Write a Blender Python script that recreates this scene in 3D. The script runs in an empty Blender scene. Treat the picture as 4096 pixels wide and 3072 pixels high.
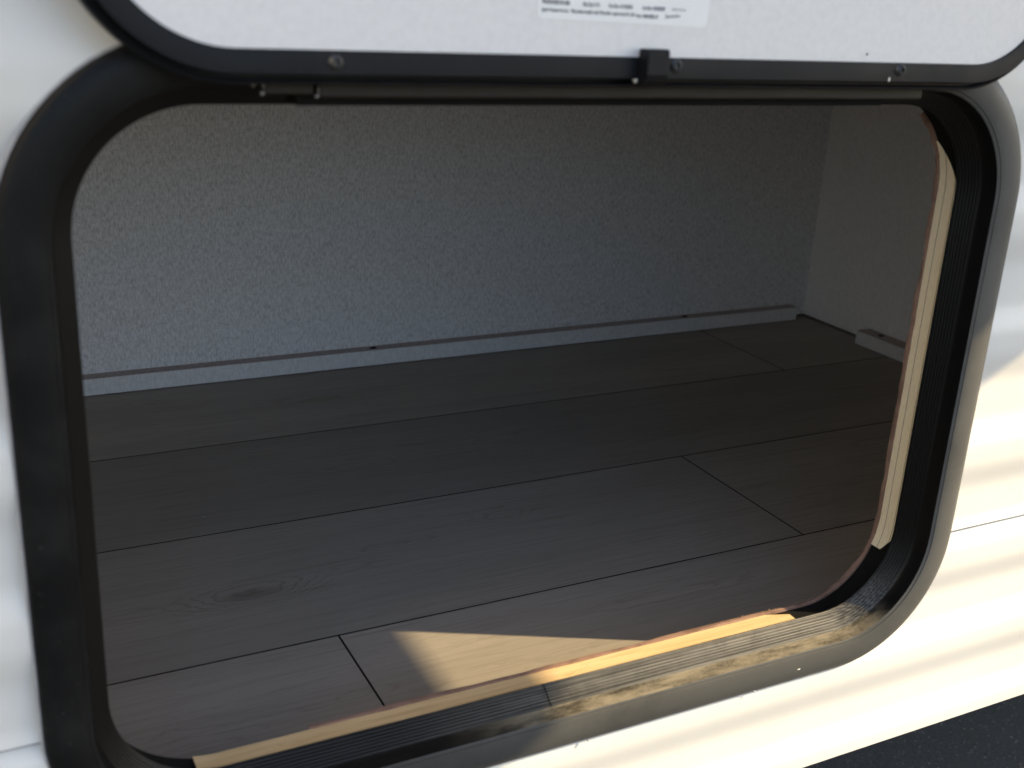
import bpy, bmesh, math, random
from mathutils import Matrix, Vector
random.seed(7)
SC = bpy.context.scene
COL = SC.collection

# ------------------------------------------------------------------ camera
cam = bpy.data.cameras.new('camera')
cam.sensor_width = 36.0
cam.lens = 39.94
cam.clip_start = 0.02
cam.clip_end = 2000
cam.dof.use_dof = True
cam.dof.focus_distance = 0.98
cam.dof.aperture_fstop = 9.0
cam_o = bpy.data.objects.new('camera', cam)
COL.objects.link(cam_o)
right = Vector((0.8895353, -0.4540340, 0.0507949))
up = Vector((0.1089588, 0.3188044, 0.9415369))
fwd = Vector((0.4436834, 0.8319957, -0.3330588))
cam_o.matrix_world = Matrix(((right.x, up.x, -fwd.x, -0.0366614),
                             (right.y, up.y, -fwd.y, -0.7920149),
                             (right.z, up.z, -fwd.z, 0.4301631),
                             (0, 0, 0, 1)))
SC.camera = cam_o

# ------------------------------------------------------------------ light
SUN = Vector((1.0, -0.498, 0.72)).normalized()
world = bpy.data.worlds.new('World')
SC.world = world
world.use_nodes = True
wn = world.node_tree
sky = wn.nodes.new('ShaderNodeTexSky')
sky.sky_type = 'NISHITA'
sky.sun_disc = False
sky.sun_elevation = math.asin(SUN.z)
sky.sun_rotation = math.atan2(SUN.x, SUN.y)
wn.links.new(sky.outputs[0], wn.nodes['Background'].inputs[0])
wn.nodes['Background'].inputs[1].default_value = 0.135
sun = bpy.data.lights.new('sun', 'SUN')
sun.energy = 3.6
sun.angle = math.radians(0.53)
sun.color = (1.0, 0.79, 0.45)
sun_o = bpy.data.objects.new('sun', sun)
COL.objects.link(sun_o)
sun_o.rotation_euler = SUN.to_track_quat('Z', 'Y').to_euler()
sun_o.location = SUN * 6
SC.view_settings.view_transform = 'Standard'
SC.view_settings.look = 'None'
SC.view_settings.gamma = 1
SC.view_settings.exposure = 1.3
SC.cycles.max_bounces = 14
SC.cycles.diffuse_bounces = 10
SC.cycles.use_denoising = True

# ------------------------------------------------------------------ material helpers
class NT:
    def __init__(s, name, rough=0.5, spec=0.5):
        s.m = bpy.data.materials.new(name)
        s.m.use_nodes = True
        s.t = s.m.node_tree
        s.b = s.t.nodes['Principled BSDF']
        s.b.inputs['Roughness'].default_value = rough
        s.b.inputs['Specular IOR Level'].default_value = spec
        s.co = None
    def n(s, typ, **kw):
        nd = s.t.nodes.new('ShaderNode' + typ)
        for k, v in kw.items():
            setattr(nd, k, v)
        return nd
    def put(s, sock, v):
        if hasattr(v, 'is_output') or isinstance(v, bpy.types.NodeSocket):
            s.t.links.new(v, sock)
        elif isinstance(v, (tuple, list)) and len(v) == 3 and sock.type == 'RGBA':
            sock.default_value = (*v, 1)
        else:
            sock.default_value = v
    def pos(s):
        if s.co is None:
            s.co = s.n('TexCoord').outputs['Object']
        return s.co
    def scaled(s, sc, loc=(0, 0, 0)):
        mp = s.n('Mapping')
        s.t.links.new(s.pos(), mp.inputs[0])
        mp.inputs['Scale'].default_value = sc
        mp.inputs['Location'].default_value = loc
        return mp.outputs[0]
    def xyz(s):
        x = s.n('SeparateXYZ')
        s.t.links.new(s.pos(), x.inputs[0])
        return x.outputs
    def noise(s, vec, scale=1.0, detail=3, rough=0.55, dist=0.0, w=None):
        nd = s.n('TexNoise')
        if w is not None:
            nd.noise_dimensions = '4D'
            s.put(nd.inputs['W'], w)
        s.t.links.new(vec, nd.inputs['Vector'])
        nd.inputs['Scale'].default_value = scale
        nd.inputs['Detail'].default_value = detail
        nd.inputs['Roughness'].default_value = rough
        nd.inputs['Distortion'].default_value = dist
        return nd.outputs['Fac']
    def math(s, op, a, b=0.0, c=0.0, clamp=False):
        nd = s.n('Math', operation=op, use_clamp=clamp)
        s.put(nd.inputs[0], a); s.put(nd.inputs[1], b); s.put(nd.inputs[2], c)
        return nd.outputs[0]
    def ramp(s, fac, lo, hi, a=0.0, b=1.0):
        nd = s.n('MapRange', interpolation_type='SMOOTHSTEP')
        s.put(nd.inputs[0], fac)
        nd.inputs[1].default_value = lo; nd.inputs[2].default_value = hi
        nd.inputs[3].default_value = a; nd.inputs[4].default_value = b
        return nd.outputs[0]
    def mix(s, fac, a, b, blend='MIX'):
        nd = s.n('Mix', data_type='RGBA', blend_type=blend)
        s.put(nd.inputs[0], fac); s.put(nd.inputs[6], a); s.put(nd.inputs[7], b)
        return nd.outputs[2]
    def color(s, v): s.put(s.b.inputs['Base Color'], v); return s
    def rough(s, v): s.put(s.b.inputs['Roughness'], v); return s
    def bump(s, h, strength=0.3, dist=0.001):
        nd = s.n('Bump')
        s.put(nd.inputs['Height'], h)
        nd.inputs['Strength'].default_value = strength
        nd.inputs['Distance'].default_value = dist
        s.t.links.new(nd.outputs[0], s.b.inputs['Normal'])
        return s

def m_siding():
    k = NT('white_siding_paint', 0.42, 0.45)
    d = k.noise(k.scaled((1, 1, 1)), 5, 5, 0.6)
    st = k.noise(k.scaled((60, 60, 4)), 1, 4, 0.6)
    c = k.mix(k.ramp(d, 0.35, 0.75), (0.73, 0.715, 0.69), (0.685, 0.67, 0.64))
    c = k.mix(k.ramp(st, 0.62, 0.8, 0, 0.25), c, (0.62, 0.61, 0.58))
    k.color(c)
    k.bump(k.noise(k.scaled((1, 1, 1)), 260, 2), 0.06, 0.0006)
    return k.m

def m_black(name, base=(0.011, 0.011, 0.0115), rough=0.5, scuff=0.22, ribbed=False):
    k = NT(name, rough, 0.17)
    n1 = k.noise(k.scaled((1, 1, 1)), 22, 5, 0.62)
    n2 = k.noise(k.scaled((1, 1, 1)), 420, 3, 0.6)
    c = k.mix(k.ramp(n1, 0.45, 0.78, 0, scuff), base, (0.045, 0.043, 0.040))
    c = k.mix(k.ramp(n2, 0.66, 0.78, 0, 0.35), c, (0.11, 0.105, 0.095))
    if ribbed:  # lighter grey to right and bottom: dust plus painted-in sunlight and reflection
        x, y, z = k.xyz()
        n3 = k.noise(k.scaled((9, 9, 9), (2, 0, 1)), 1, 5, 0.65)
        dust_sheen = k.math('MAXIMUM', k.ramp(x, 0.44, 0.62), k.math('MULTIPLY', k.ramp(z, 0.06, -0.01, 0, 0.7), k.ramp(x, 0.02, 0.3)))
        dust_sheen = k.math('MULTIPLY', dust_sheen, k.ramp(n3, 0.25, 0.6, 0.55, 1.0))
        c = k.mix(k.math('MULTIPLY', dust_sheen, 0.85), c, (0.122, 0.120, 0.115))
    k.color(c)
    k.rough(k.ramp(n1, 0.3, 0.8, rough - 0.06, rough + 0.16))
    k.bump(n2, 0.08, 0.0004)
    return k.m

def m_dusty_rubber():
    k = NT('ribbed_rubber', 0.4, 0.22)
    x, y, z = k.xyz()
    ln = k.noise(k.scaled((8, 900, 900)), 1, 3, 0.6)
    d = k.noise(k.scaled((1, 1, 1)), 60, 4, 0.65)
    dust = k.math('MULTIPLY', k.ramp(z, 0.045, 0.008), k.math('MULTIPLY_ADD', k.ramp(ln, 0.3, 0.75), 0.75, 0.15))
    dust = k.math('MULTIPLY', dust, k.ramp(d, 0.25, 0.6, 0.6, 1.0))
    dust = k.math('MULTIPLY', dust, k.ramp(x, 0.16, 0.36, 0.06, 1.0))
    k.color(k.mix(k.math('MULTIPLY', dust, 0.9), (0.0035, 0.0035, 0.004), (0.20, 0.19, 0.178)))
    k.bump(ln, 0.15, 0.0005)
    return k.m

def m_channel():
    k = NT('dusty_channel', 0.5, 0.14)
    x, y, z = k.xyz()
    d = k.noise(k.scaled((26, 90, 90)), 1, 5, 0.7)
    g = k.noise(k.scaled((1, 1, 1)), 900, 3, 0.7)
    dust = k.math('MULTIPLY', k.ramp(z, 0.02, 0.0), k.ramp(k.math('ADD', d, k.math('MULTIPLY', k.math('SUBTRACT', g, 0.5), 0.35)), 0.27, 0.66, 0.10, 0.95))
    dust = k.math('MULTIPLY', dust, k.ramp(x, 0.20, 0.30, 0.03, 1.0))
    c = k.mix(g, (0.33, 0.285, 0.215), (0.17, 0.145, 0.105))
    k.color(k.mix(dust, (0.0045, 0.0045, 0.005), c))
    k.rough(k.ramp(dust, 0, 0.6, 0.4, 0.9))
    k.bump(k.math('MULTIPLY', g, dust), 0.5, 0.0008)
    return k.m

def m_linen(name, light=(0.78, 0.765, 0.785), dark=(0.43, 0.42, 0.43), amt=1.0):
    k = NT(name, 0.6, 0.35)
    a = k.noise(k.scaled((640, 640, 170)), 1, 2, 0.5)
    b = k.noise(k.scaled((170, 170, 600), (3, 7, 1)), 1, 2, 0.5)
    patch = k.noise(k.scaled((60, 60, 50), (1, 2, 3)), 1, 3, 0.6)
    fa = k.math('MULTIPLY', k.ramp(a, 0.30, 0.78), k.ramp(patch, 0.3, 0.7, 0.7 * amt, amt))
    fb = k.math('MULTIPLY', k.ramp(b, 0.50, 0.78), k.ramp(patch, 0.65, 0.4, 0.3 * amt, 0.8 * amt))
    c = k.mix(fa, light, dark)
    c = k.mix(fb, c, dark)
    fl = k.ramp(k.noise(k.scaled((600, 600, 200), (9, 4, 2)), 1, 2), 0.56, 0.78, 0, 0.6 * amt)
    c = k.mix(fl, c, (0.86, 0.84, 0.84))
    k.color(c)
    k.bump(a, 0.06, 0.0003)
    return k.m

def m_plank():
    k = NT('wood_look_plank', 0.55, 0.16)
    x, y, z = k.xyz()
    rnd = k.math('MULTIPLY', k.n('ObjectInfo').outputs['Random'], 40.0)
    warp = k.noise(k.scaled((3.2, 11, 1)), 1, 3, 0.55, 0.3, rnd)
    f = k.math('MULTIPLY', y, 150.0)
    f = k.math('ADD', f, k.math('MULTIPLY', warp, 20.0))
    # knots: the grain closes round them
    core = 0.0
    near = 0.0
    for (xk, yk, ax, ay, amp) in ((0.156, -0.021, 0.056, 0.0185, 6.4), (0.285, 0.012, 0.04, 0.011, 3.2),
                                  (0.400, 0.030, 0.032, 0.011, 3.0), (0.345, 0.372, 0.075, 0.017, 4.2),
                                  (0.52, 0.195, 0.08, 0.012, 2.6), (0.88, 0.17, 0.05, 0.012, 2.2),
                                  (0.185, -0.178, 0.035, 0.008, 2.2), (0.47, -0.145, 0.07, 0.011, 2.4),
                                  (0.31, 0.18, 0.05, 0.014, 3.0), (0.16, 0.42, 0.03, 0.01, 2.5)):
        dx = k.math('DIVIDE', k.math('SUBTRACT', x, xk), ax)
        dy = k.math('DIVIDE', k.math('SUBTRACT', y, yk), ay)
        r2 = k.math('ADD', k.math('MULTIPLY', dx, dx), k.math('MULTIPLY', dy, dy))
        e = k.math('EXPONENT', k.math('MULTIPLY', r2, -1.0))
        f = k.math('ADD', f, k.math('MULTIPLY', e, amp * 1.9))
        near = k.math('MAXIMUM', near, k.ramp(e, 0.04, 0.5, 0, 0.9 if amp > 5 else 0.6))
        if amp > 3.5:
            core = k.math('ADD', core, k.math('MULTIPLY', k.ramp(e, 0.70, 1.0), amp / 14.0))
    wob = k.noise(k.scaled((40, 160, 1)), 1, 3, 0.6, 0.0, rnd)
    f = k.math('ADD', f, k.math('MULTIPLY', wob, 3.2))
    s = k.math('SINE', k.math('MULTIPLY', f, 3.1))
    ring = k.ramp(s, 0.5, 1.0)
    gate = k.math('MAXIMUM', near, k.ramp(k.noise(k.scaled((6, 22, 1), (4, 1, 0)), 1, 3, 0.6, 0, rnd), 0.48, 0.70, 0, 0.6))
    fib = k.noise(k.scaled((11, 520, 1)), 1, 4, 0.6, 0.0, rnd)
    tone = k.noise(k.scaled((2.5, 16, 1)), 1, 2, 0.5, 0.0, rnd)
    c = k.mix(k.ramp(tone, 0.3, 0.7), (0.335, 0.296, 0.256), (0.285, 0.252, 0.218))
    c = k.mix(k.math('MULTIPLY', ring, k.math('MULTIPLY_ADD', gate, 0.5, 0.03)), c, (0.165, 0.142, 0.118))
    c = k.mix(k.ramp(fib, 0.48, 0.72, 0, 0.6), c, (0.205, 0.178, 0.15))
    c = k.mix(k.ramp(fib, 0.42, 0.22, 0, 0.3), c, (0.45, 0.40, 0.345))
    c = k.mix(core, c, (0.13, 0.107, 0.085))
    pl = k.math('MULTIPLY_ADD', k.n('ObjectInfo').outputs['Random'], 0.30, 0.84)
    hs = k.n('HueSaturation')
    k.put(hs.inputs['Color'], c); k.put(hs.inputs['Value'], pl)
    k.color(hs.outputs[0])
    k.bump(fib, 0.2, 0.0004)
    k.rough(k.ramp(fib, 0.3, 0.8, 0.42, 0.6))
    return k.m

def m_wood(name, light, dark, red=None, fx=14, fy=300):
    k = NT(name, 0.65, 0.3)
    g = k.noise(k.scaled((fx, fy, fx)), 1, 4, 0.6, 0.5)
    b = k.noise(k.scaled((34, 60, 34)), 1, 3, 0.6, 0.8)
    c = k.mix(k.ramp(g, 0.35, 0.75), light, dark)
    if red:
        c = k.mix(k.ramp(b, 0.60, 0.76, 0, 0.75), c, red)
    k.color(c)
    k.bump(g, 0.35, 0.0006)
    return k.m

def m_flat(name, col, rough=0.5, spec=0.5, var=0.12, sc=60):
    k = NT(name, rough, spec)
    n = k.noise(k.scaled((1, 1, 1)), sc, 4, 0.6)
    k.color(k.mix(k.ramp(n, 0.3, 0.75), col, tuple(max(0, v * (1 - 2 * var)) for v in col)))
    k.bump(n, 0.05, 0.0005)
    return k.m

def m_asphalt():
    k = NT('asphalt', 0.85, 0.35)
    v = k.n('TexVoronoi'); k.t.links.new(k.scaled((1, 1, 1)), v.inputs['Vector']); v.inputs['Scale'].default_value = 190
    sep = k.n('SeparateColor'); k.t.links.new(v.outputs['Color'], sep.inputs[0])
    st = k.math('MULTIPLY', k.ramp(sep.outputs[0], 0.72, 0.95), k.ramp(v.outputs['Distance'], 0.42, 0.2))
    n = k.noise(k.scaled((1, 1, 1)), 6, 6, 0.7)
    f = k.noise(k.scaled((1, 1, 1)), 240, 4, 0.7)
    c = k.mix(k.ramp(f, 0.3, 0.7), (0.034, 0.0345, 0.037), (0.080, 0.080, 0.083))
    c = k.mix(k.ramp(n, 0.4, 0.7, 0, 0.5), c, (0.07, 0.068, 0.066))
    c = k.mix(k.math('MULTIPLY', st, 0.8), c, (0.30, 0.29, 0.275))
    k.color(c)
    k.bump(k.math('ADD', f, k.math('MULTIPLY', st, 1.5)), 0.8, 0.004)
    return k.m

M = dict(
    siding=m_siding(),
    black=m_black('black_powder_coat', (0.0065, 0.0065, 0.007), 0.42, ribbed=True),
    door_black=m_black('black_door_trim', (0.008, 0.0085, 0.011), 0.5, 0.25),
    hinge=m_black('worn_hinge_coat', (0.026, 0.023, 0.020), 0.5, 0.8),
    rubber=m_dusty_rubber(), channel=m_channel(),
    void=m_flat('void_black', (0.010, 0.0098, 0.0095), 0.95, 0.1),
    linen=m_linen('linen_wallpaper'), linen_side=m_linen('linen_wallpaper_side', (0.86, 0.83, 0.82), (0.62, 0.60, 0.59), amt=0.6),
    strip=m_linen('linen_batten_wrap', (0.74, 0.715, 0.71), (0.52, 0.50, 0.50), 0.8),
    raw=m_flat('raw_batten_top', (0.50, 0.43, 0.40), 0.8, 0.2, 0.15, 200),
    plank=m_plank(),
    sub=m_flat('dark_joint', (0.012, 0.011, 0.010), 0.9, 0.1),
    pine=m_wood('raw_pine', (0.72, 0.52, 0.29), (0.58, 0.39, 0.19), (0.33, 0.17, 0.05)),
    ply=m_wood('plywood_edge', (0.86, 0.74, 0.54), (0.78, 0.65, 0.45), None, 200, 700),
    ply_line=m_wood('plywood_glue_line', (0.55, 0.42, 0.28), (0.46, 0.34, 0.21)),
    veneer=m_wood('red_veneer', (0.27, 0.165, 0.125), (0.15, 0.088, 0.065), None, 60, 60),
    panel=m_flat('white_door_skin', (0.81, 0.79, 0.795), 0.45, 0.4, 0.03, 240),
    paper=m_flat('label_paper', (0.87, 0.875, 0.88), 0.4, 0.4, 0.01),
    ink=m_flat('label_ink', (0.05, 0.045, 0.075), 0.5, 0.4, 0.05),
    caulk=m_flat('white_caulk', (0.80, 0.79, 0.74), 0.35, 0.5, 0.05),
    bead=m_flat('grey_sealant', (0.40, 0.40, 0.42), 0.4, 0.4, 0.15),
    metal=m_flat('black_screw', (0.03, 0.03, 0.032), 0.3, 0.6, 0.1),
    chip=m_flat('dull_caulk', (0.34, 0.33, 0.31), 0.5, 0.3, 0.1),
    crumb=m_flat('pale_crumb', (0.55, 0.50, 0.42), 0.8, 0.2, 0.2, 500),
    under=m_flat('black_underbelly', (0.02, 0.02, 0.02), 0.8, 0.2),
    asphalt=m_asphalt(),
)

# ------------------------------------------------------------------ mesh helpers
def mesh_obj(name, verts, faces, mat, parent=None, smooth=False, mats=None, fm=None, loc=None):
    me = bpy.data.meshes.new(name)
    if loc is not None:
        verts = [(v[0] - loc[0], v[1] - loc[1], v[2] - loc[2]) for v in verts]
    me.from_pydata(verts, [], faces)
    bm = bmesh.new(); bm.from_mesh(me)
    bmesh.ops.recalc_face_normals(bm, faces=bm.faces)
    bm.to_mesh(me); bm.free()
    for m in (mats or [mat]):
        me.materials.append(m)
    if fm:
        for p, i in zip(me.polygons, fm):
            p.material_index = i
    if smooth:
        for p in me.polygons:
            p.use_smooth = True
        me.set_sharp_from_angle(angle=math.radians(38))
    o = bpy.data.objects.new(name, me)
    COL.objects.link(o)
    if loc is not None:
        o.location = loc
    if parent:
        o.parent = parent
        o.matrix_parent_inverse = parent.matrix_basis.inverted()
    return o

def empty(name, loc, label=None, cat=None, group=None, kind=None):
    o = bpy.data.objects.new(name, None)
    o.empty_display_size = 0.05
    COL.objects.link(o)
    o.location = loc
    if label: o['label'] = label
    if cat: o['category'] = cat
    if group: o['group'] = group
    if kind: o['kind'] = kind
    return o

def box(lo, hi):
    (a, b, c), (d, e, f) = lo, hi
    v = [(a, b, c), (d, b, c), (d, e, c), (a, e, c), (a, b, f), (d, b, f), (d, e, f), (a, e, f)]
    q = [(0, 3, 2, 1), (4, 5, 6, 7), (0, 1, 5, 4), (1, 2, 6, 5), (2, 3, 7, 6), (3, 0, 4, 7)]
    return v, q

def boxes(lst):
    V, F = [], []
    for lo, hi in lst:
        v, f = box(lo, hi)
        F += [tuple(i + len(V) for i in q) for q in f]; V += v
    return V, F

def bevel(o, w, seg=2):
    m = o.modifiers.new('edge', 'BEVEL'); m.width = w; m.segments = seg; m.limit_method = 'ANGLE'
    return o

# rounded rectangle in x/z, counter-clockwise from the bottom-left straight start
FX0, FX1, FZ0, FZ1, FR = -0.013, 0.605, -0.0235, 0.4045, 0.093
def rrect(x0, x1, z0, z1, r, inset, nc=20, ns=24):
    x0 += inset; x1 -= inset; z0 += inset; z1 -= inset
    r = max(r - inset, 0.002)
    P = []
    def line(a, b):
        for i in range(ns):
            t = i / ns
            P.append((a[0] + (b[0] - a[0]) * t, a[1] + (b[1] - a[1]) * t))
    def arc(cx, cz, a0):
        for i in range(nc):
            t = a0 + math.pi / 2 * i / nc
            P.append((cx + r * math.cos(t), cz + r * math.sin(t)))
    line((x0 + r, z0), (x1 - r, z0)); arc(x1 - r, z0 + r, -math.pi / 2)
    line((x1, z0 + r), (x1, z1 - r)); arc(x1 - r, z1 - r, 0)
    line((x1 - r, z1), (x0 + r, z1)); arc(x0 + r, z1 - r, math.pi / 2)
    line((x0, z1 - r), (x0, z0 + r)); arc(x0 + r, z0 + r, math.pi)
    return P
NC, NS = 20, 24
NLOOP = 4 * (NC + NS)
def sweep(rect, prof, i0=0, i1=None, jig=None):
    """profile [(inset, y)] swept round the rounded rectangle, optionally only loop indices i0..i1"""
    loops = [[(p[0], y, p[1]) for p in rrect(*rect, ins)] for ins, y in prof]
    full = i1 is None
    idx = list(range(NLOOP)) if full else [i % NLOOP for i in range(i0, i1 + 1)]
    V, F = [], []
    for li, L in enumerate(loops):
        for i in idx:
            x, y, z = L[i]
            if jig and li in jig:
                y += random.uniform(-1, 1) * jig[li]
            V.append((x, y, z))
    n = len(idx)
    for a in range(len(prof) - 1):
        for j in range(n if full else n - 1):
            k = (j + 1) % n
            F.append((a * n + j, a * n + k, (a + 1) * n + k, (a + 1) * n + j))
    return V, F
FRECT = (FX0, FX1, FZ0, FZ1, FR)

def ext_at(z, inset):
    """x limits of the hatch hole at height z (None outside)"""
    x0, x1, z0, z1, r = FX0 + inset, FX1 - inset, FZ0 + inset, FZ1 - inset, FR - inset
    if z <= z0 or z >= z1:
        return None
    d = 0.0
    if z < z0 + r:
        d = r - math.sqrt(max(0, r * r - (z0 + r - z) ** 2))
    elif z > z1 - r:
        d = r - math.sqrt(max(0, r * r - (z - z1 + r) ** 2))
    return x0 + d, x1 - d

def holed_sheet(xa, xb, zs, yfun, inset):
    """vertical sheet made of strips left and right of the hatch hole"""
    V, F = [], []
    ez0, ez1 = FZ0 + inset, FZ1 - inset
    zs = set(zs)
    zs = sorted(zs | {e for e in (ez0 + 1e-5, ez1 - 1e-5) if min(zs) < e < max(zs)})
    mid = (FX0 + FX1) / 2
    def xs(z):
        e = ext_at(z, inset)
        return e if e else (mid, mid)
    for s in range(len(zs) - 1):
        za, zb = zs[s], zs[s + 1]
        solid = zb <= ez0 + 2e-5 or za >= ez1 - 2e-5
        ya, yb = yfun(za), yfun(zb)
        if solid:
            spans = [((xa, xa), (xb, xb))]
        else:
            ea, eb = xs(za), xs(zb)
            spans = [((xa, xa), (ea[0], eb[0])), ((ea[1], eb[1]), (xb, xb))]
        for (la, lb), (ra, rb) in spans:
            n = len(V)
            V += [(la, ya, za), (ra, ya, za), (rb, yb, zb), (lb, yb, zb)]
            F.append((n, n + 1, n + 2, n + 3))
    return V, F

# ================================================================== SETTING
GZ = -0.62
g = 300
v = [(-g, -g, GZ), (g, -g, GZ), (g, g, GZ), (-g, g, GZ)]
o = mesh_obj('ground', v, [(0, 1, 2, 3)], M['asphalt']); o['kind'] = 'structure'

FLZ = -0.026           # compartment floor level
YB, XR, XL = 0.481, 1.1384, -0.46
YI = -0.238            # inner face of the outer wall
WT = 0.4               # ceiling height above z=0
TOP = 0.47
# floor base and planks
fl = mesh_obj('floor', *box((XL - .03, YI, FLZ - .03), (XR + .03, YB + .03, FLZ - .0016)), M['sub'], loc=(0, 0, 0))
fl['kind'] = 'structure'
def plank(x0, x1, y0, y1):
    gp, ch, t = 0.0005, 0.0003, FLZ
    x0 += gp; x1 -= gp; y0 += gp; y1 -= gp
    b = FLZ - 0.0013
    V = [(x0, y0, b), (x1, y0, b), (x1, y1, b), (x0, y1, b),
         (x0, y0, t - .0006), (x1, y0, t - .0006), (x1, y1, t - .0006), (x0, y1, t - .0006),
         (x0 + ch, y0 + ch, t), (x1 - ch, y0 + ch, t), (x1 - ch, y1 - ch, t), (x0 + ch, y1 - ch, t)]
    F = [(8, 9, 10, 11)]
    for a in (0, 4):
        for i in range(4):
            j = (i + 1) % 4
            F.append((a + i, a + j, a + 4 + j, a + 4 + i))
    return mesh_obj('plank', V, F, None, fl, mats=[M['plank'], M['sub']], fm=[0] + [1] * 8)
for x0, x1, y0, y1 in ((XL, -.286, .280, YB + .02), (-.286, .934, .280, YB + .02), (.934, XR + .02, .280, YB + .02),
                       (XL, -.05, .0891, .280), (-.05, XR + .02, .0891, .280),
                       (XL, .6374, -.1018, .0891), (.6374, XR + .02, -.1018, .0891),
                       (XL, .1990, YI, -.1018), (.1990, XR + .02, YI, -.1018)):
    plank(x0, x1, y0, y1)
WB = FLZ + 0.0032       # wall panels stop just above the floor
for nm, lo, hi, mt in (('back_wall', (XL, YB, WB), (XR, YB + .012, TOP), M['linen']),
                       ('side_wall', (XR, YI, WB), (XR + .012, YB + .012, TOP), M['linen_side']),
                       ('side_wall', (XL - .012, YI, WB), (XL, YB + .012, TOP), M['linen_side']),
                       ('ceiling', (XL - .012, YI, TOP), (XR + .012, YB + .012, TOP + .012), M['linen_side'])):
    o = mesh_obj(nm, *box(lo, hi), mt); o['kind'] = 'structure'

# ================================================================== TRAILER (side wall, wood core, unseen boxes added for shade and bounce)
tr = empty('trailer', (0.3, -0.26, GZ), 'white trailer side with shallow horizontal ribs around the open hatch', 'trailer')
SEAM = 0.0650
CR = [2.4 - .084 * i for i in range(0, 27)]
DARK = [0.460 + .084 * i for i in range(0, 26)][::-1] + [0.360, 0.276, 0.192, 0.108] + [0.0238, -0.0500, -0.118]
def siding_y(z):
    # going down: creeps outward, then steps back in over ~16 mm at each dark band
    for i in range(len(DARK) - 1):
        a, b = DARK[i], DARK[i + 1]
        if b <= z <= a:
            t = (a - z) / (a - b)
            w = 0.014 / (a - b)
            if t < w:
                s = 0.5 + 0.5 * t / w; s = s * s * (3 - 2 * s); return -0.2800 + 0.0055 * s
            if t > 1 - w:
                s = 0.5 * (t - (1 - w)) / w; s = s * s * (3 - 2 * s); return -0.2800 + 0.0055 * s
            u = (t - w) / (1 - 2 * w)
            if u < 0.42:
                return -0.2745
            s = min(1, (u - .42) / .40); s = s * s * (3 - 2 * s)
            return -0.2745 - 0.0055 * s
    return -0.2800
zb0 = -0.1045
up_z = [SEAM + .0002 + i * .0035 for i in range(96)] + [0.41 + i * .012 for i in range(165)]
V, F = holed_sheet(-3.0, 4.2, up_z, lambda z: siding_y(z) - (0.0012 if z < SEAM + .006 else 0), 0.010)
mesh_obj('siding_panel', V, F, M['siding'], tr, smooth=False)
lo_z = [SEAM - .0012 - i * .0035 for i in range(int((SEAM - .0012 - zb0) / .0035))] + [zb0]
V, F = holed_sheet(-3.0, 4.2, lo_z, lambda z: siding_y(z) + (0.0022 if z > SEAM - .008 else 0), 0.010)
o = mesh_obj('siding_panel', V, F, M['siding'], tr)
for ob in [c for c in tr.children if c.name.startswith('siding_panel')]:
    bm = bmesh.new(); bm.from_mesh(ob.data)
    bmesh.ops.remove_doubles(bm, verts=bm.verts, dist=1e-6)
    bmesh.ops.recalc_face_normals(bm, faces=bm.faces)
    bm.to_mesh(ob.data); bm.free()
    for p in ob.data.polygons: p.use_smooth = True
V, F = boxes([((-3, -.2738, SEAM - .014), (FX0 + .012, -.2705, SEAM + .014)), ((FX1 - .012, -.2705, SEAM - .014), (4.2, -.2738, SEAM + .014))])
mesh_obj('seam_backing', V, F, M['under'], tr)
V, F = holed_sheet(-3.0, 4.2, [zb0 + .002] + [FZ0 + .028 + i * .008 for i in range(50)] + [.5, 2.35], lambda z: YI, 0.0235)
mesh_obj('inner_panel', V, F, M['linen_side'], tr)
V, F = boxes([((-3, -.272, zb0), (4.2, 2.1, zb0 + .010)), ((-3, 2.1, zb0), (4.2, 2.12, 2.4)), ((-3.02, -.272, zb0), (-3, 2.12, 2.4)), ((4.2, -.272, zb0), (4.22, 2.12, 2.4)), ((-3, -.272, 2.4), (4.2, 2.12, 2.42))])
mesh_obj('body_shell', V, F, M['under'], tr)
# folded bottom lip of the siding
V, F = boxes([((-3, -.2795, zb0 - .003), (4.2, -.262, zb0))])
mesh_obj('bottom_lip', V, F, M['siding'], tr)
# unseen box added above right: its right lower edge throws the soft shade line
SX, SZ = 1.507, 0.880
o = mesh_obj('unseen_box', *box((.65, -1.30, SZ), (SX, -.284, 2.2)), M['siding'], tr); bevel(o, .004)
o = mesh_obj('shade_step', *box((1.482, -.722, .818), (SX - .001, -.284, SZ + .01)), M['siding'], tr); bevel(o, .003)  # unseen step added to bring the shade line lower on the siding
o = mesh_obj('unseen_box', *box((-2.4, -1.2, .34), (-.95, -.284, 2.2)), M['siding'], tr); bevel(o, .004)  # unseen white box added to bounce warm sunlight towards the hatch

# wood edge of the cut-out
rB0, rB1 = 0, NS                       # bottom straight
rR0, rR1 = NS + NC, 2 * NS + NC        # right straight
wy0, wy1 = -0.2586, -0.2405
WI = 0.0288
V, F = sweep(FRECT, [(WI, wy0), (WI, wy1)], -3, NS - 1)
for q, (vx, vy, vz) in enumerate(V):
    if vx > .486: V[q] = (vx, min(vy, wy1 - (vx - .486) * .75), vz)
sill = mesh_obj('wood_sill', V, F, M['pine'], tr, smooth=True)
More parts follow.
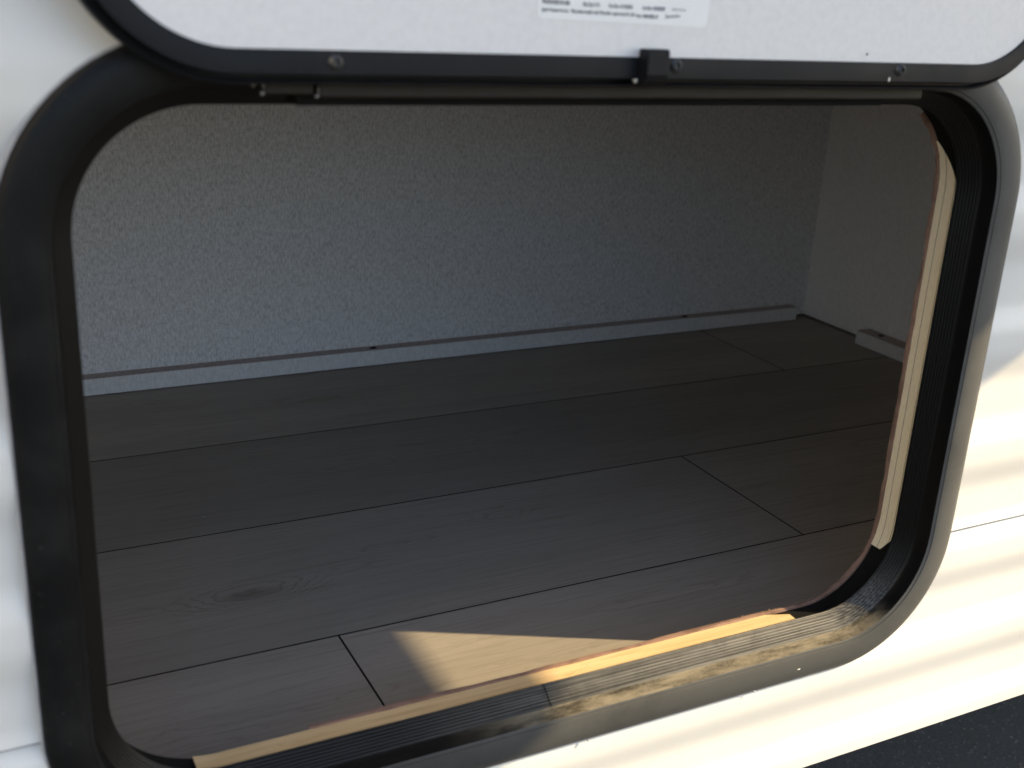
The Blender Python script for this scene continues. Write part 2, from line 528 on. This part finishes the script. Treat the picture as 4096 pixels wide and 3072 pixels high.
# right jamb: three plies with glue lines between
i0, i1 = rR0 - 5, rR1 + 7
for a, b, mt, dz, nm in ((-0.2586, -.2545, 'ply', 0, 'plywood_layer'), (-.2545, -.2540, 'ply_line', .0003, 'glue_line'), (-.2540, -.2466, 'ply', 0, 'plywood_layer'),
                         (-.2466, -.2461, 'ply_line', .0003, 'glue_line'), (-.2461, -.2405, 'ply', 0, 'plywood_layer')):
    V, F = sweep(FRECT, [(WI - dz, a), (WI - dz, b)], i0, i1)
    nn = i1 - i0 + 1                     # the strip thins out where it runs into the upper corner
    for q, (vx, vy, vz) in enumerate(V):
        lim = max(0, (q % nn) - (nn - 9)) / 8
        low = max(0, 3 - (q % nn)) / 3
        V[q] = (vx, max(vy, -0.2586 + .0165 * lim ** 1.4, -0.2586 + .009 * low), vz)
    mesh_obj(nm, V, F, M[mt], tr, smooth=True)
V, F = sweep(FRECT, [(WI - .0012, wy0), (WI - .0012, wy1)])  # black strip stands in for the unlit wall cavity at the corners
mesh_obj('cavity_shade', V, F, M['void'], tr, smooth=True)
V, F = sweep(FRECT, [(WI - .0016, -.2406), (WI + .0007, -.2404), (WI + .0011, -.2394), (WI + .0008, -.2374)], i0=3, i1=2 * NS + NC + 12, jig={1: .0006, 2: .0006, 3: .0010})
mesh_obj('veneer_edge', V, F, M['veneer'], tr, smooth=True)
# torn fibres of the veneer at the lower right corner
V, F = [], []
L = rrect(*FRECT, WI + .0006)
for q in range(170):
    fi = random.uniform(NS - 6, NS + NC + 2)
    a = L[int(fi) % NLOOP]; b = L[(int(fi) + 1) % NLOOP]; t = fi - int(fi)
    x, z = a[0] + (b[0] - a[0]) * t, a[1] + (b[1] - a[1]) * t
    cx, cz = (FX1 - FR - x), (FZ0 + FR - z); d = math.hypot(cx, cz); nx, nz = cx / d, cz / d
    ln = random.uniform(.001, .0042); w = random.uniform(.00015, .0004); y = random.uniform(-.2395, -.2372)
    tx, tz = -nz, nx; sk = random.uniform(-1.6, 1.6)
    ex, ez = x + ln * (nx + sk * tx) * .7, z + ln * (nz + sk * tz) * .7
    n = len(V)
    V += [(x - w * tx, y, z - w * tz), (x + w * tx, y, z + w * tz), (x, y + w, z), (ex, y + random.uniform(-.001, .0015), ez)]
    F += [(n, n + 1, n + 3), (n + 1, n + 2, n + 3), (n + 2, n, n + 3)]
o = mesh_obj('torn_fibres', V, F, M['veneer'], tr); o['kind'] = 'stuff'

# ================================================================== HATCH FRAME
hf = empty('hatch_frame', (0.296, -0.28, FZ0), 'black rounded metal frame with ribbed seal lining the hatch opening', 'frame')
FL = [(0.0005, -.274), (0.0000, -.2808), (0.0004, -.2820), (0.0016, -.2830), (0.0035, -.2840), (0.0070, -.2849), (0.0120, -.2852),
      (0.0170, -.2849), (0.0190, -.2846), (0.0205, -.2842), (0.0208, -.2835), (0.0222, -.2834), (0.0229, -.2828)]
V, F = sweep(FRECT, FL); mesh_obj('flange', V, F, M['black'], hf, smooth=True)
V, F = sweep(FRECT, [(0.0229, -.2828), (0.0236, -.2790), (0.0240, -.2735), (0.0246, -.2722)]); mesh_obj('channel', V, F, M['channel'], hf, smooth=True)
prof = [(0.0246, -.2722)]
NR = 7
for i in range(NR):
    t0, t1 = i / NR, (i + 1) / NR
    base = lambda t: (0.0250 + 0.0083 * t, -.2716 + 0.0112 * t)
    a, b = base(t0), base(t1)
    dx, dy = b[0] - a[0], b[1] - a[1]
    nx, ny = 0.82, -0.57
    for u, h in ((0.0, 0), (0.14, .00024), (0.45, .0004), (0.78, .00024), (0.92, 0)):
        prof.append((a[0] + dx * u + nx * h, a[1] + dy * u + ny * h))
prof += [(0.0336, -.2602), (0.0333, -.2590), (0.0286, -.2586)]
V, F = sweep(FRECT, prof); mesh_obj('ribbed_seal', V, F, M['rubber'], hf, smooth=True)
V, F = sweep(FRECT, [(-0.0004, -.2735), (-0.0012, -.2790), (-0.0010, -.2806), (-0.0002, -.2812), (0.0003, -.2806)]); mesh_obj('sealant_bead', V, F, M['bead'], hf, smooth=True)
# joint of the seal in the middle of the sill
V, F = [], []
for ins, y in prof:
    V += [(.2806, y - .00015, FZ0 + ins + .0003), (.2813, y - .00015, FZ0 + ins + .0003)]
F = [(2 * i, 2 * i + 1, 2 * i + 3, 2 * i + 2) for i in range(len(prof) - 1)]
mesh_obj('seal_joint', V, F, M['void'], hf)
# hinge strips under the door
o = mesh_obj('hinge_strip', *box((.1262, -.2882, .3768), (.4965, -.2700, .3850)), M['hinge'], hf); bevel(o, .0014, 3)
o = mesh_obj('hinge_strip', *box((.1012, -.2880, .3782), (.1240, -.2700, .3850)), M['hinge'], hf); bevel(o, .0012, 3)
o = mesh_obj('hinge_lip', *box((.118, -.2800, .3725), (.474, -.2640, .3790)), M['void'], hf); bevel(o, .001, 2)

def blob(name, c, r, mat, parent, seed=0, cut=None):
    bm = bmesh.new(); bmesh.ops.create_icosphere(bm, subdivisions=2, radius=1)
    rd = random.Random(seed)
    V = []
    for q in bm.verts:
        s = 1 + rd.uniform(-.12, .12)
        x, y, z = q.co.x * r[0] * s, q.co.y * r[1] * s, q.co.z * r[2] * s
        if cut is not None: z = min(z, cut)
        V.append((c[0] + x, c[1] + y, c[2] + z))
    F = [tuple(q.index for q in f.verts) for f in bm.faces]; bm.free()
    return mesh_obj(name, V, F, mat, parent, smooth=True)
for i, (c, r) in enumerate((((.1005, -.2885, .3788), (.0011, .0008, .0012)), ((.1010, -.2885, .3820), (.0005, .0005, .0016)), ((.1250, -.2888, .3776), (.0014, .0009, .0010)),
                            ((.1259, -.2886, .3800), (.0004, .0004, .0026)), ((.0968, -.2875, .3822), (.0008, .0005, .0009)))):
    blob('caulk_chip', c, tuple(q * .72 for q in r), M['chip'], hf, i)
for i, (c, r) in enumerate((((.3035, -.2832, -.0232), (.0006, .0012, .0018)), ((.4365, -.2836, -.0220), (.0006, .0010, .0012)), ((.473, -.2852, -.0125), (.0018, .0003, .0004)))):
    blob('sealant_fleck', c, tuple(q * .75 for q in r), M['caulk'], hf, 20 + i)

# ================================================================== HATCH DOOR (swung up, inner face to the viewer)
DX0, DX1, DZ0, DZ1, DR = 0.0143, 0.5885, 0.3837, 0.762, 0.0715
DRECT = (DX0, DX1, DZ0, DZ1, DR)
hd = empty('hatch_door', (0.3, -0.2885, DZ0), 'white hatch door swung up with black edge trim and printed sticker', 'hatch door')
V, F = sweep(DRECT, [(0.0035, -.2872), (0.0004, -.2876), (0.0, -.2885), (0.0, -.2985), (0.0004, -.2993), (0.0014, -.2996), (0.0019, -.2990), (0.0021, -.2945),
                     (0.0037, -.2945), (0.0039, -.2995), (0.0055, -.3042), (0.0050, -.3050), (0.0142, -.3050), (0.0150, -.3047), (0.0152, -.3040), (0.0152, -.3032)])
mesh_obj('edge_trim', V, F, M['door_black'], hd, smooth=True)
def slab(rect, ins, y0, y1):
    P = rrect(*rect, ins); n = len(P)
    V = [(x, y0, z) for x, z in P] + [(x, y1, z) for x, z in P]
    F = [tuple(range(n)), tuple(range(2 * n - 1, n - 1, -1))] + [(i, (i + 1) % n, n + (i + 1) % n, n + i) for i in range(n)]
    return V, F
V, F = slab(DRECT, .0120, -.3035, -.2900); mesh_obj('inner_skin', V, F, M['panel'], hd)
V, F = slab(DRECT, .0030, -.2898, -.2874); mesh_obj('outer_skin', V, F, M['siding'], hd)

def screw_mesh():
    R = [(0, .0006), (.0010, .0006), (.0013, .0016), (.0018, .0019), (.0026, .0015), (.0031, .0007), (.0034, .0005), (.0036, 0)]
    n = 14; V, F = [], []
    for r, h in R[1:]:
        for i in range(n):
            a = 2 * math.pi * i / n
            V.append((r * math.cos(a), -h, r * math.sin(a)))
    for k in range(len(R) - 2):
        for i in range(n):
            j = (i + 1) % n
            F.append((k * n + i, k * n + j, (k + 1) * n + j, (k + 1) * n + i))
    F.append(tuple(range(n)))
    return V, F
V, F = screw_mesh()
s0 = mesh_obj('screw', V, F, M['metal'], None, smooth=True)
for i, x in enumerate((.1285, .3062, .4585)):
    s = s0 if i == 0 else s0.copy()
    if i: COL.objects.link(s)
    s.location = (x, -.3050, .3938 + .0012 * (i > 0)); s.rotation_euler = (0, .5 * i, 0)
    s.parent = hd; s.matrix_parent_inverse = hd.matrix_basis.inverted()
# catch bracket over the lower edge
pr = [(-.3045, .4030), (-.3118, .4034), (-.3130, .4024), (-.3134, .3910), (-.3118, .3880), (-.3085, .3856), (-.2960, .3852), (-.2960, .3880), (-.3045, .3885)]
n = len(pr); xa, xb = .2838, .2966
V = [(xa, y, z) for y, z in pr] + [(xb, y, z) for y, z in pr]
F = [tuple(range(n)), tuple(range(2 * n - 1, n - 1, -1))] + [(i, (i + 1) % n, n + (i + 1) % n, n + i) for i in range(n)]
o = mesh_obj('catch_bracket', V, F, M['door_black'], hd); bevel(o, .0006, 2)
blob('caulk_drop', (.2855, -.3035, .3882), (.0031, .0022, .0023), M['caulk'], hd, 3, cut=.0002)
blob('white_nick', (.4510, -.3052, .3898), (.0006, .0005, .0014), M['caulk'], hd, 5)
blob('dark_speck', (.4330, -.3038, .4030), (.0007, .0004, .0006), M['ink'], hd, 6)

# sticker
LA = math.radians(-0.9)
lx0, lx1, lz0, lz1 = .2262, .3232, .4152, .452
def lab_pt(u, w): return (lx0 + u * math.cos(LA) - w * math.sin(LA), lz0 + u * math.sin(LA) + w * math.cos(LA))
P = rrect(0, lx1 - lx0, 0, lz1 - lz0, .003, 0, 6, 2)
P2 = [lab_pt(u, w) for u, w in P]; n = len(P2)
V = [(x, -.30375, z) for x, z in P2] + [(x, -.3034, z) for x, z in P2]
F = [tuple(range(n))] + [(i, (i + 1) % n, n + (i + 1) % n, n + i) for i in range(n)]
st = mesh_obj('sticker', V, F, M['paper'], hd)
def text(s, u, w, size, sx=1.0, bold=0.0):
    cu = bpy.data.curves.new('print', 'FONT'); cu.body = s; cu.size = size; cu.offset = bold
    to = bpy.data.objects.new('print', cu); COL.objects.link(to)
    dg = bpy.context.evaluated_depsgraph_get()
    me = bpy.data.meshes.new_from_object(to.evaluated_get(dg))
    bpy.data.objects.remove(to)
    V = []
    for q in me.vertices:
        x, z = lab_pt(u + q.co.x * sx, w + q.co.y)
        V.append((x, -.30385, z))
    F = [tuple(p.vertices) for p in me.polygons]
    return mesh_obj('print', V, F, M['ink'], st)
text('PRODUCED IN USA', .0022, .0068, .0024, .70, .00012)
text('Ship Qty: 01 01', .0240, .0068, .0024, .62, .00007)
text('Run Date: 01/18/2020', .0385, .0068, .0024, .62, .00007)
text('Cut Date: 02/20/2020', .0575, .0068, .0024, .62, .00007)
text('10:28:41 2:04 am', .0745, .0072, .0017, .75)
text('Lippert Components, Inc. - This product complies with TSA std for requirements, IN 1.234', .0022, .0034, .0023, .60, .00007)
text('Part: 1480-0802-27', .0545, .0030, .0023, .70, .00007)
# handwritten scrawl
pts = [(.0712, .0030), (.0722, .0046), (.0716, .0052), (.0728, .0038), (.0742, .0042), (.0752, .0046), (.0762, .0041), (.0775, .0048), (.0788, .0045), (.0800, .0050)]
V, F = [], []
for u, w in pts:
    a, b = lab_pt(u, w - .0003), lab_pt(u + .0001, w + .0004)
    V += [(a[0], -.30388, a[1]), (b[0], -.30388, b[1])]
for i in range(len(pts) - 1):
    F.append((2 * i, 2 * i + 2, 2 * i + 3, 2 * i + 1))
mesh_obj('scrawl', V, F, M['ink'], st)
# door leans out a hair from the wall
hd.rotation_euler = (math.radians(0.8), 0, 0)

# ================================================================== BATTENS ON THE FLOOR
def batten(name, lo, hi, label, screws, top_axis):
    e = empty(name, ((lo[0] + hi[0]) / 2, (lo[1] + hi[1]) / 2, FLZ), label, 'batten', 'linen covered battens at the foot of the walls')
    V, F = box(lo, hi)
    b = mesh_obj('strip', V, F, None, e, mats=[M['strip'], M['raw']], fm=[0] * 6)
    for p in b.data.polygons:
        p.material_index = 1 if p.normal.z > .9 else 0
    for (x, y) in screws:
        n = 12; z = hi[2]
        V = [(0, 0, 0)] * 0
        for r, h in ((.0047, .0003), (.0040, .0005), (.0022, .00035)):
            V += [(x + r * math.cos(2 * math.pi * i / n), y + .85 * r * math.sin(2 * math.pi * i / n), z + h) for i in range(n)]
        V += [(x + .0049 * math.cos(2 * math.pi * i / n), y + .85 * .0049 * math.sin(2 * math.pi * i / n), z - .0005) for i in range(n)]
        F = [tuple(range(2 * n, 3 * n))]
        for a, c in ((0, 1), (1, 2), (3, 0)):
            F += [(a * n + i, a * n + (i + 1) % n, c * n + (i + 1) % n, c * n + i) for i in range(n)]
        mesh_obj('screw_hole', V, F, M['void'], e)
    return e
batten('wall_batten', (XL, YB - .0180, FLZ + .0012), (1.1083, YB - .0002, FLZ + .0204), 'long narrow linen batten along the foot of the back wall', [(.4400, .4725), (.9100, .4725)], 1)
batten('wall_batten', (XR - .0258, YI + .02, FLZ + .0008), (XR - .0002, .342, FLZ + .0195), 'short linen batten at the foot of the right wall', [(1.1270, .3100)], 0)

# crumbs on the planks
V, F = [], []
for (x, y, s) in ((.1525, .1239, .0011), (1.1203, .4395, .0022), (1.112, .4600, .0016), (.60, .4585, .0007), (.75, .4590, .0008), (.47, -.2300, .0012), (.50, -.2330, .0014),
                  (.33, -.09, .0006), (.95, .30, .0007), (.09, -.234, .0016)):
    n = len(V); z = FLZ + .0002
    for i in range(5):
        a = 2 * math.pi * i / 5 + x * 9
        V.append((x + s * math.cos(a) * random.uniform(.6, 1.1), y + s * .8 * math.sin(a) * random.uniform(.6, 1.1), z))
    V.append((x, y, z + s * .8))
    F += [(n + i, n + (i + 1) % 5, n + 5) for i in range(5)]
o = mesh_obj('wood_crumbs', V, F, M['crumb'])
o['kind'] = 'stuff'; o['label'] = 'tiny pale wood crumbs scattered on the dark plank floor'; o['category'] = 'crumbs'
